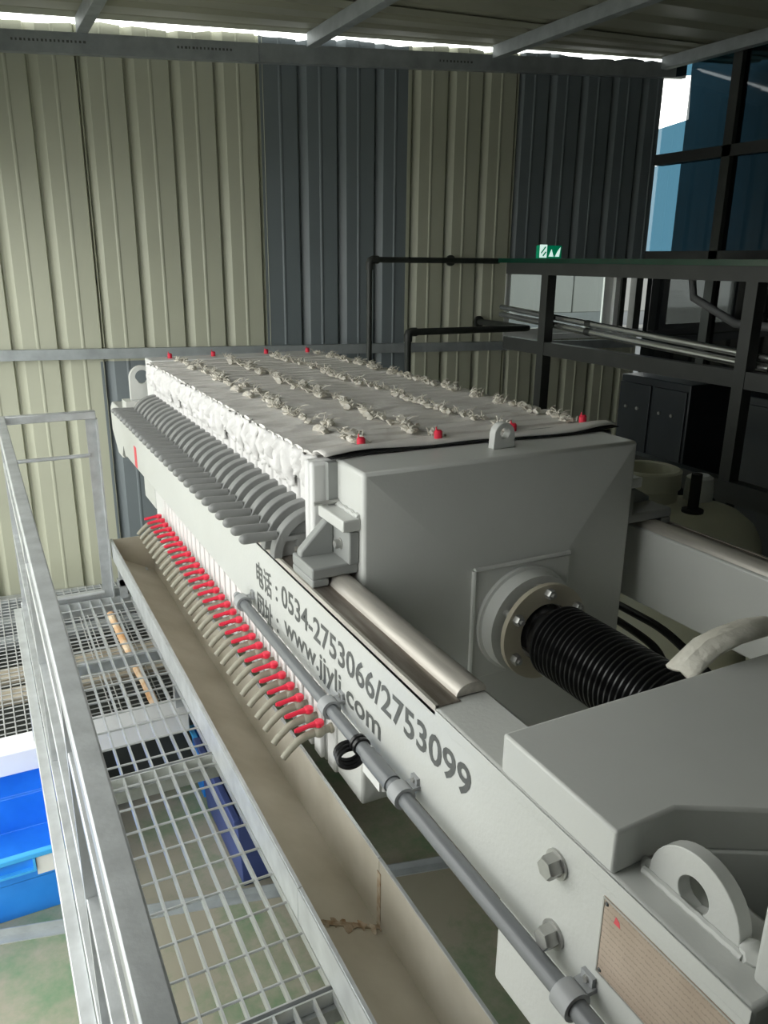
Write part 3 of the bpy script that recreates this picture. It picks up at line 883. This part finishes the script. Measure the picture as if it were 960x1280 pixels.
prism(bm, [(0.4402, JY - 0.014, gl + 0.0032), (0.6088, JY - 0.014, gb + 0.0042), (0.6088, JY - 0.014, gb + 0.0062), (0.4402, JY - 0.014, gl + 0.0052)], (0, 0.013, 0))
for q in range(7):
    u_ = 0.25 + 0.12 * q
    blob(bm, (0.440 + 0.169 * min(u_, 0.97), JY - 0.010 + 0.006 * math.sin(q * 2.1), gl + 0.003 + (gb - gl) * min(u_, 0.97)), 0.008 + 0.002 * (q % 3), (1.2, 1.4, 0.12), 0.8, q)
box(bm, 0.6078, 0.6089, JY - 0.010, JY + 0.006, gb + 0.004, gz - 0.03)
obj('rust_stain', bm, 'rust', gt)
for y_ in (0.30, 3.39):
    obj('leg', B((0.447, 0.477, y_ - 0.015, y_ + 0.015, G_WALK, gb + 0.06)), 'galv', gt)
    obj('leg', B((0.547, 0.573, y_ - 0.015, y_ + 0.015, G_WALK + 0.004, -1.314)), 'galv', gt)
    obj('bearer', B((0.44, 0.61, y_ - 0.015, y_ + 0.015, gb - 0.03, gb)), 'galv', gt)

# grey water pipe along the beam
pv = thing('plastic_pipe', 'grey plastic pipe clipped along the lettered beam', 'pipe', V(0.52, 1.1, -0.83))
obj('pipe_length', T([(0.530, 1.835, -0.829), (0.530, 1.10, -0.829)], 0.0125, 18), 'pvc', pv)
obj('pipe_length', T([(0.530, 1.10, -0.829), (0.530, 0.20, -0.829)], 0.0132, 18), 'pvc', pv)
obj('pipe_plug', T([(0.530, 1.850, -0.829), (0.530, 1.82, -0.829)], 0.010, 14), 'pvc_light', pv)
obj('coupling', T([(0.530, 1.075, -0.829), (0.530, 0.985, -0.829)], 0.0160, 18), 'pvc', pv)
for y_ in (1.800, 1.250, 0.955, 0.535):
    bm = bmesh.new()
    lathe(bm, (0.530, y_ + 0.014, -0.829), (0, -1, 0), [(0, 0.0135), (0, 0.0195), (0.028, 0.0195), (0.028, 0.0135)], 20, caps=False)
    box(bm, 0.545, 0.559, y_ - 0.013, y_ + 0.013, -0.821, -0.815)
    box(bm, 0.553, 0.559, y_ - 0.010, y_ + 0.010, -0.821, -0.802)
    cp = obj('pipe_clip', bm, 'pvc_light', pv)
    bm = bmesh.new(); lathe(bm, (0.553, y_, -0.809), (-1, 0, 0), [(0, 0.005), (0.003, 0.004)], 10)
    obj('screw', bm, 'steel_bolt', cp)
# coiled black tie on the pipe
ct = bmesh.new()
for k in range(3):
    pts = []
    for q in range(25):
        an = 2 * math.pi * q / 24
        pts.append((0.512 + 0.024 * math.cos(an), 1.112 + 0.006 * k + 0.010 * math.sin(an), -0.853 + 0.012 * math.sin(an) + 0.004 * k))
    tube(ct, pts, 0.0042, 8)
for k in range(2):
    lathe(ct, (0.530, 1.120 - 0.012 * k, -0.829), (0, -1, 0), [(0, 0.0125), (0, 0.0172), (0.007, 0.0172), (0.007, 0.0125)], 16, caps=False)
tag(obj('cable_tie', ct, 'black_rubber'), 'coiled black cable tie knotted round the grey pipe', 'cable tie')
# small grey junction box below the beam
jb = thing('junction_box', 'small white junction box under the beam beside the coiled tie', 'box', V(0.585, 1.13, -0.95))
obj('case', B((0.566, 0.625, 1.09, 1.17, -0.935, -0.852)), 'plate_white', jb, bevel=0.008)
obj('lid', B((0.562, 0.566, 1.095, 1.165, -0.930, -0.862)), 'plate_white', jb)

# ------------------------------------------------------------------ walkway: frame, grating panels, railing
G = -1.430
wk = thing('walkway_frame', 'galvanised frame and legs of the walkway beside the press', 'walkway', V(0.29, 1.7, -2.1))
obj('edge_beam', B((0.020, 0.050, -0.30, 3.45, G - 0.075, G + 0.004)), 'galv_bright', wk, bevel=0.002)
obj('edge_beam', B((0.545, 0.575, -0.30, 3.45, G - 0.075, G + 0.004)), 'galv', wk, bevel=0.002)
obj('end_beam', B((0.050, 0.545, 3.4295, 3.455, G - 0.075, G + 0.03)), 'galv', wk, bevel=0.002)
for y_ in (0.40, 1.165, 2.075, 2.9):
    obj('cross_bearer', B((0.050, 0.545, y_ - 0.02, y_ + 0.02, G - 0.075, G - 0.036)), 'galv', wk)
for y_, zf in ((0.10, -2.1), (2.868, -1.7155)):        # the wall-end legs stand on the white sump edge
    for x_ in (0.020, 0.545):
        obj('leg', B((x_, x_ + 0.03, y_ - 0.02, y_ + 0.02, zf, G - 0.075)), 'galv', wk)

bar_me = {}
def grating(y0, y1, label):
    t = thing('grating_panel', label, 'grating', V(0.297, (y0 + y1) / 2, G - 0.034))
    key = round(y1 - y0, 3)
    first = None
    for k in range(12):
        x = 0.058 + 0.0435 * k
        if first is None:
            first = obj('bearing_bar', B((x - 0.0025, x + 0.0025, y0 + 0.004, y1 - 0.004, G - 0.024, G)), 'galv_bright', t)
        else: dup(first, t, (0.0435 * k, 0, 0))
    y = y0 + 0.055; first = None; i = 0
    while y < y1 - 0.03:
        if first is None:
            first = obj('cross_bar', T([(0.055, y, G - 0.004), (0.540, y, G - 0.004)], 0.0034, 6), 'galv_bright', t); yf = y
        else: dup(first, t, (0, y - yf, 0))
        y += 0.1
    e = obj('end_band', B((0.053, 0.541, y0, y0 + 0.004, G - 0.034, G)), 'galv_bright', t)
    dup(e, t, (0, y1 - y0 - 0.004, 0))
    return t
grating(0.10, 1.160, 'steel bar grating panel of the walkway farthest from the corrugated wall')
grating(1.170, 2.070, 'middle steel bar grating panel of the walkway')
grating(2.080, 3.415, 'steel bar grating panel of the walkway nearest the corrugated wall')

rl = thing('guard_rail', 'galvanised guard rail along the walkway and across its wall end', 'railing', V(0.067, 1.6, G))
obj('top_rail', B((0.051, 0.083, -0.30, 3.43, -0.632, -0.600)), 'galv', rl, bevel=0.003)
obj('middle_rail', B((0.056, 0.078, -0.30, 3.40, -0.800, -0.780)), 'galv_bright', rl, bevel=0.002)
obj('middle_rail', B((0.056, 0.078, -0.30, 3.40, -1.10, -1.08)), 'galv', rl, bevel=0.002)
obj('bottom_rail', B((0.0505, 0.084, -0.30, 3.40, G + 0.004, -1.395)), 'galv', rl, bevel=0.002)
for y_ in (0.30, 1.25, 2.2, 3.405):
    obj('post', B((0.055, 0.080, y_ - 0.0125, y_ + 0.0125, G - 0.0003, -0.632)), 'galv', rl)
obj('end_top_rail', B((0.083, 0.420, 3.395, 3.430, -0.632, -0.600)), 'galv', rl, bevel=0.003)
obj('end_rod', T([(0.08, 3.412, -0.785), (0.385, 3.412, -0.785)], 0.008, 10), 'galv_bright', rl)
obj('end_rod', T([(0.08, 3.412, -1.402), (0.385, 3.412, -1.402)], 0.008, 10), 'galv_bright', rl)
bm = B((0.380, 0.425, 3.424, 3.430, G, -0.632), (0.419, 0.425, 3.392, 3.424, G, -0.632))
obj('corner_angle_post', bm, 'galv', rl)

# ------------------------------------------------------------------ on the ground below the walkway
bn = thing('storage_bin', 'bright blue open plastic bin with a white paper label on its front', 'bin', V(-0.28, 2.66, -2.1))
bx0, bx1, by0, by1, bz0, bz1 = -0.66, 0.115, 2.395, 2.905, -2.1, -1.845
bm = bmesh.new()
ti = 0.025; wt = 0.010
def rect(z, ins): return [bm.verts.new((x, y, z)) for x, y in ((bx0 + ins, by0 + ins), (bx1 - ins, by0 + ins), (bx1 - ins, by1 - ins), (bx0 + ins, by1 - ins))]
loops = [rect(bz0, ti), rect(bz0 + 0.15, ti * 0.45), rect(bz0 + 0.152, ti * 0.3), rect(bz1, 0.0), rect(bz1, wt), rect(bz0 + 0.155, ti * 0.4 + wt), rect(bz0 + 0.150, ti * 0.7 + wt), rect(bz0 + wt, ti + wt)]
for a, c in zip(loops, loops[1:]):
    for k in range(4): bm.faces.new((a[k], a[(k + 1) % 4], c[(k + 1) % 4], c[k]))
bm.faces.new(loops[0]); bm.faces.new(loops[-1])
obj('tub', bm, 'bin_blue', bn, bevel=0.003)
bm = B((bx0 - 0.012, bx1 + 0.012, by0 - 0.014, by0 + 0.010, bz1 - 0.012, bz1 + 0.006), (bx0 - 0.012, bx1 + 0.012, by1 - 0.010, by1 + 0.014, bz1 - 0.012, bz1 + 0.006),
       (bx0 - 0.012, bx0 + 0.010, by0 + 0.010, by1 - 0.010, bz1 - 0.012, bz1 + 0.006), (bx1 - 0.010, bx1 + 0.012, by0 + 0.010, by1 - 0.010, bz1 - 0.012, bz1 + 0.006))
obj('rim', bm, 'bin_rim', bn, bevel=0.003)
bm = B((-0.40, -0.028, by0 - 0.014, by0 + 0.004, bz1 - 0.062, bz1 - 0.054), (-0.40, -0.392, by0 - 0.014, by0 + 0.004, bz1 - 0.054, bz1 - 0.012), (-0.036, -0.028, by0 - 0.014, by0 + 0.004, bz1 - 0.054, bz1 - 0.012))
obj('handle_frame', bm, 'bin_rim', bn)
obj('paper_label', B((-0.026, 0.075, by0 - 0.0035, by0 - 0.002, bz1 - 0.085, bz1 - 0.018)), 'label_white', bn)

tt = thing('plastic_tote', 'navy blue tote on the floor under the drip gutter', 'bin', V(0.68, 2.5, -2.1))
bm = bmesh.new()
def tap_box(bm, x0, x1, y0, y1, z0, z1, ins, wall_t):
    def rc(z, i): return [bm.verts.new((x, y, z)) for x, y in ((x0 + i, y0 + i), (x1 - i, y0 + i), (x1 - i, y1 - i), (x0 + i, y1 - i))]
    L = [rc(z0, ins), rc(z1, 0), rc(z1, wall_t), rc(z0 + wall_t, ins + wall_t)]
    for a, c in zip(L, L[1:]):
        for k in range(4): bm.faces.new((a[k], a[(k + 1) % 4], c[(k + 1) % 4], c[k]))
    bm.faces.new(L[0]); bm.faces.new(L[-1])
tap_box(bm, 0.59, 0.86, 2.20, 2.72, -2.1, -1.80, 0.02, 0.008)
obj('tub', bm, 'navy', tt, bevel=0.003)
bm = B((0.578, 0.602, 2.188, 2.732, -1.812, -1.794), (0.848, 0.872, 2.188, 2.732, -1.812, -1.794), (0.602, 0.848, 2.188, 2.212, -1.812, -1.794), (0.602, 0.848, 2.708, 2.732, -1.812, -1.794))
obj('rim', bm, 'navy', tt, bevel=0.003)
tt2 = thing('blue_bucket', 'bright blue square bucket between the navy tote and the white sump edge', 'bucket', V(0.66, 2.82, -2.1))
bm = bmesh.new(); tap_box(bm, 0.60, 0.80, 2.745, 2.87, -2.1, -1.83, 0.012, 0.006)
obj('tub', bm, 'bin_blue', tt2, bevel=0.003)
obj('rim', B((0.592, 0.608, 2.739, 2.876, -1.842, -1.826), (0.792, 0.808, 2.739, 2.876, -1.842, -1.826), (0.608, 0.792, 2.739, 2.750, -1.842, -1.826), (0.608, 0.792, 2.866, 2.876, -1.842, -1.826)), 'bin_rim', tt2)

sp = thing('sump_tank', 'open dark sump with a white painted front edge near the corrugated wall', 'tank', V(0.0, 3.5, -2.1))
obj('front_edge', B((-0.80, 0.585, 2.805, 2.930, -1.805, -1.715)), 'white_paint', sp, bevel=0.004)
obj('front_wall', B((-0.80, 0.66, 2.930, 2.975, -2.1, -1.80)), 'dark_steel', sp)
obj('side_wall', B((-0.80, -0.76, 2.975, 4.50, -2.1, -1.80)), 'dark_steel', sp)
obj('side_wall', B((0.66, 0.70, 2.93, 4.50, -2.1, -1.80)), 'dark_steel', sp)
obj('back_wall', B((-0.76, 0.66, 4.46, 4.50, -2.1, -1.80)), 'galv_dull', sp)
obj('sump_floor', B((-0.76, 0.66, 2.975, 4.46, -2.1, -2.085)), 'dark_steel', sp)
for y_ in (3.42, 3.62, 4.02, 4.25):
    pl = obj('plank', B((-0.76, 0.66, y_, y_ + (0.11 if y_ < 3.7 else 0.07), -1.86, -1.83)), 'plank' if y_ in (3.42, 3.62) else 'galv_dull', sp, bevel=0.003)
ms = thing('mesh_cover', 'welded wire mesh cover lying over the sump', 'mesh', V(0.0, 3.75, -1.80))
first = None
for k in range(36):
    x = -0.755 + 0.040 * k
    if first is None: first = obj('wire', T([(x, 2.945, -1.790), (x, 4.49, -1.790)], 0.0028, 6), 'wire', ms)
    else: dup(first, ms, (0.040 * k, 0, 0))
first = None
for k in range(39):
    y = 2.965 + 0.040 * k
    if first is None: first = obj('wire', T([(-0.79, y, -1.7955), (0.69, y, -1.7955)], 0.0028, 6), 'wire', ms)
    else: dup(first, ms, (0, 0.040 * k, 0))
bm = bmesh.new()
tube(bm, [(0.492 - 0.002 * i, 2.97 + 0.085 * i, -1.769 + 0.002 * math.sin(i)) for i in range(13)], [0.018 + 0.002 * math.sin(i * 1.7) for i in range(13)], 10)
tag(obj('wooden_stick', bm, 'orange_stick'), 'orange and white weathered stick lying on the wire mesh', 'stick')
bm = bmesh.new()
d = V(0.972, -0.235, 0); q = V(0.235, 0.972, 0); a0 = V(-0.34, 2.371, 0)
def ang(o0, o1, z0, z1):
    p = [a0 + q * o0, a0 + d * 1.83 + q * o0, a0 + d * 1.83 + q * o1, a0 + q * o1]
    prism(bm, [(v.x, v.y, z0) for v in p], (0, 0, z1 - z0))
ang(0, 0.035, -2.1, -2.096); ang(0.031, 0.035, -2.096, -2.070)
tag(obj('angle_iron', bm, 'galv_dull'), 'galvanised angle iron lying across the green floor', 'angle iron')

# ------------------------------------------------------------------ right side: tanks, rack, pipes
tk = thing('dosing_tank', 'cream plastic tank with open round neck and black standpipe', 'tank', V(2.10, 1.90, -2.1))
bm = bmesh.new()
lathe(bm, (2.13, 1.86, -2.1), (0, 0, 1), [(0, 0.255), (0.02, 0.27), (1.13, 0.27), (1.20, 0.262), (1.25, 0.235), (1.285, 0.19), (1.30, 0.12), (1.30, 0.02)], 40)
obj('shell', bm, 'tank', tk)
bm = bmesh.new()
lathe(bm, (2.085, 2.00, -0.83), (0, 0, 1), [(0, 0.110), (0.07, 0.110), (0.075, 0.118), (0.135, 0.118), (0.140, 0.108), (0.138, 0.088), (0.05, 0.084), (0.045, 0.01)], 36)
obj('neck', bm, 'tank', tk)
bm = bmesh.new()
lathe(bm, (2.10, 1.795, -0.802), (0, 0, 1), [(0, 0.036), (0.012, 0.036), (0.014, 0.018), (0.135, 0.018)], 16)
obj('standpipe', bm, 'black_matte', tk)
bm = bmesh.new(); lathe(bm, (2.24, 1.90, -0.83), (0, 0, 1), [(0, 0.05), (0.06, 0.05), (0.11, 0.046), (0.12, 0.03)], 20)
obj('vent_cap', bm, 'white_paint', tk)
tk2 = thing('plastic_drum', 'cream plastic drum standing beside the tank with black standpipe', 'drum', V(2.17, 1.36, -2.1))
bm = bmesh.new(); lathe(bm, (2.17, 1.33, -2.1), (0, 0, 1), [(0, 0.17), (0.02, 0.185), (1.10, 0.185), (1.14, 0.175), (1.16, 0.15)], 32)
obj('shell', bm, 'tank', tk2)
bm = bmesh.new(); lathe(bm, (2.17, 1.33, -0.965), (0, 0, 1), [(0, 0.178), (0.006, 0.192), (0.035, 0.192), (0.04, 0.17)], 32)
obj('lid', bm, 'tank', tk2)

XR = 2.80
rk = thing('steel_rack', 'dark steel rack frame with posts and cross beams beside the glazed wall', 'rack', V(XR, 2.6, -2.1))
obj('top_beam', B((XR - 0.03, XR + 0.03, 1.0, 3.88, -0.066, -0.006)), 'frame_steel', rk)
obj('middle_beam', B((XR - 0.025, XR + 0.025, 1.0, 3.88, -0.485, -0.415)), 'frame_steel', rk)
obj('bottom_beam', B((XR - 0.03, XR + 0.03, 1.0, 3.60, -0.965, -0.875)), 'frame_steel', rk)
for y_ in (3.53, 2.23, 1.02):
    obj('post', B((XR - 0.028, XR + 0.028, y_ - 0.028, y_ + 0.028, -2.1, -0.066)), 'frame_steel', rk)
gs = obj('green_sheet', B((XR - 0.06, 4.52, 1.0, 3.92, -0.006, 0.018)), 'green_sheet'); tag(gs, 'dark green sheet laid flat on top of the steel rack', 'sheet')
es = thing('exit_sign', 'small lit green and white sign standing on the dark green sheet', 'sign', V(3.0, 3.80, 0.018))
sb_ = obj('case', B((2.93, 3.09, 3.80, 3.825, 0.018, 0.090)), 'sign_green', es)
bm = bmesh.new()
prism(bm, [(2.935, 3.7985, 0.024), (2.985, 3.7985, 0.024), (2.985, 3.7985, 0.094), (2.935, 3.7985, 0.094)], (0, 0.0012, 0))
prism(bm, [(3.00, 3.7985, 0.030), (3.035, 3.7985, 0.030), (3.018, 3.7985, 0.070)], (0, 0.0012, 0))
prism(bm, [(3.045, 3.7985, 0.030), (3.075, 3.7985, 0.030), (3.082, 3.7985, 0.082), (3.062, 3.7985, 0.060)], (0, 0.0012, 0))
obj('sign_marks', bm, 'sign_white', sb_)
bm = bmesh.new(); prism(bm, [(2.942, 3.798, 0.050), (2.948, 3.798, 0.044), (2.978, 3.798, 0.080), (2.972, 3.798, 0.086)], (0, 0.0008, 0))
prism(bm, [(2.955, 3.798, 0.036), (2.961, 3.798, 0.030), (2.982, 3.798, 0.052), (2.976, 3.798, 0.060)], (0, 0.0008, 0))
obj('sign_figure', bm, 'sign_green', sb_)

for k, (za, zb, rr_) in enumerate(((-0.300, -0.400, 0.018), (-0.258, -0.361, 0.016))):
    t = thing('chrome_pipe', ('bright metal pipe sloping along the rack, lower of the pair' if k == 0 else 'bright metal pipe sloping along the rack, upper of the pair'), 'pipe', V(2.86, 3.1, za))
    obj('tube', T([(2.85, 4.02, za), (2.85, 2.15, zb)], rr_, 14), 'chrome', t)
    obj('coupling', T([(2.85, 3.26, za + (zb - za) * 0.406), (2.85, 3.22, za + (zb - za) * 0.428)], rr_ + 0.002, 14), 'dark_steel', t)
for k, (xa, xb, zz, lab) in enumerate(((2.060, 2.95, 0.003, 'dark pipe rail at rack top height in front of the corrugated wall'), (2.316, 3.20, -0.404, 'dark pipe rail below the higher pipe rail by the corrugated wall'))):
    t = thing('pipe_rail', lab, 'railing', V(xa, 4.2, -2.1))
    rr_ = 0.016 + 0.004 * k
    obj('rail', T([(xa + 0.03, 4.2, zz), (xb - 0.03, 4.2, zz), (xb - 0.008, 4.208, zz), (xb, 4.23, zz), (xb, 4.77, zz)], rr_, 12), 'dark_steel', t)
    obj('post', T([(xa, 4.2, -2.1), (xa, 4.2, zz - 0.03)], rr_, 12), 'dark_steel', t)
    obj('elbow', T([(xa, 4.2, zz - 0.055), (xa, 4.2, zz - 0.02), (xa + 0.006, 4.2, zz - 0.006), (xa + 0.02, 4.2, zz), (xa + 0.055, 4.2, zz)], rr_ + 0.006, 12), 'frame_steel', t)
    obj('wall_flange', T([(xb, 4.770, zz), (xb, 4.785, zz)], rr_ + 0.02, 14), 'dark_steel', t)

# electrical cabinets in the dark corner behind the rack
for k, (y0, y1, lab) in enumerate(((3.02, 3.54, 'dark grey control cabinet behind the rack near the window'), (1.75, 2.75, 'dark control cabinet with small lamps behind the rack'))):
    t = thing('control_cabinet', lab, 'cabinet', V(3.6, (y0 + y1) / 2, -2.1))
    obj('case', B((3.40, 3.85, y0, y1, -2.1, -0.62)), 'dark_panel', t, bevel=0.006)
    w2 = (y1 - y0) / 2
    for j in range(2):
        dr = obj('door', B((3.388, 3.40, y0 + 0.015 + j * w2, y0 + w2 - 0.005 + j * w2, -2.0, -0.66)), 'dark_panel', t, bevel=0.003)
        obj('handle', B((3.370, 3.388, y0 + w2 - 0.05 + j * 0.09 - (0 if j == 0 else 0.02), y0 + w2 - 0.035 + j * 0.09 - (0 if j == 0 else 0.02), -1.40, -1.28)), 'steel_bolt', dr)
        for q_ in range(2):
            bm = bmesh.new(); lathe(bm, (3.388, y0 + 0.10 + j * w2 + q_ * 0.09, -0.80), (-1, 0, 0), [(0, 0.010), (0.010, 0.009)], 12)
            obj('lamp', bm, 'steel_bolt', dr)
dp = thing('duct_pipe', 'pale angled duct behind the rack posts', 'duct', V(3.6, 3.0, -0.62))
obj('run', T([(3.62, 3.32, -0.02), (3.62, 3.28, -0.18), (3.62, 2.98, -0.30), (3.62, 2.40, -0.31)], 0.022, 12), 'building_pale', dp)
obj('support', T([(3.62, 2.42, -0.62), (3.62, 2.42, -0.31)], 0.012, 8), 'dark_steel', dp)
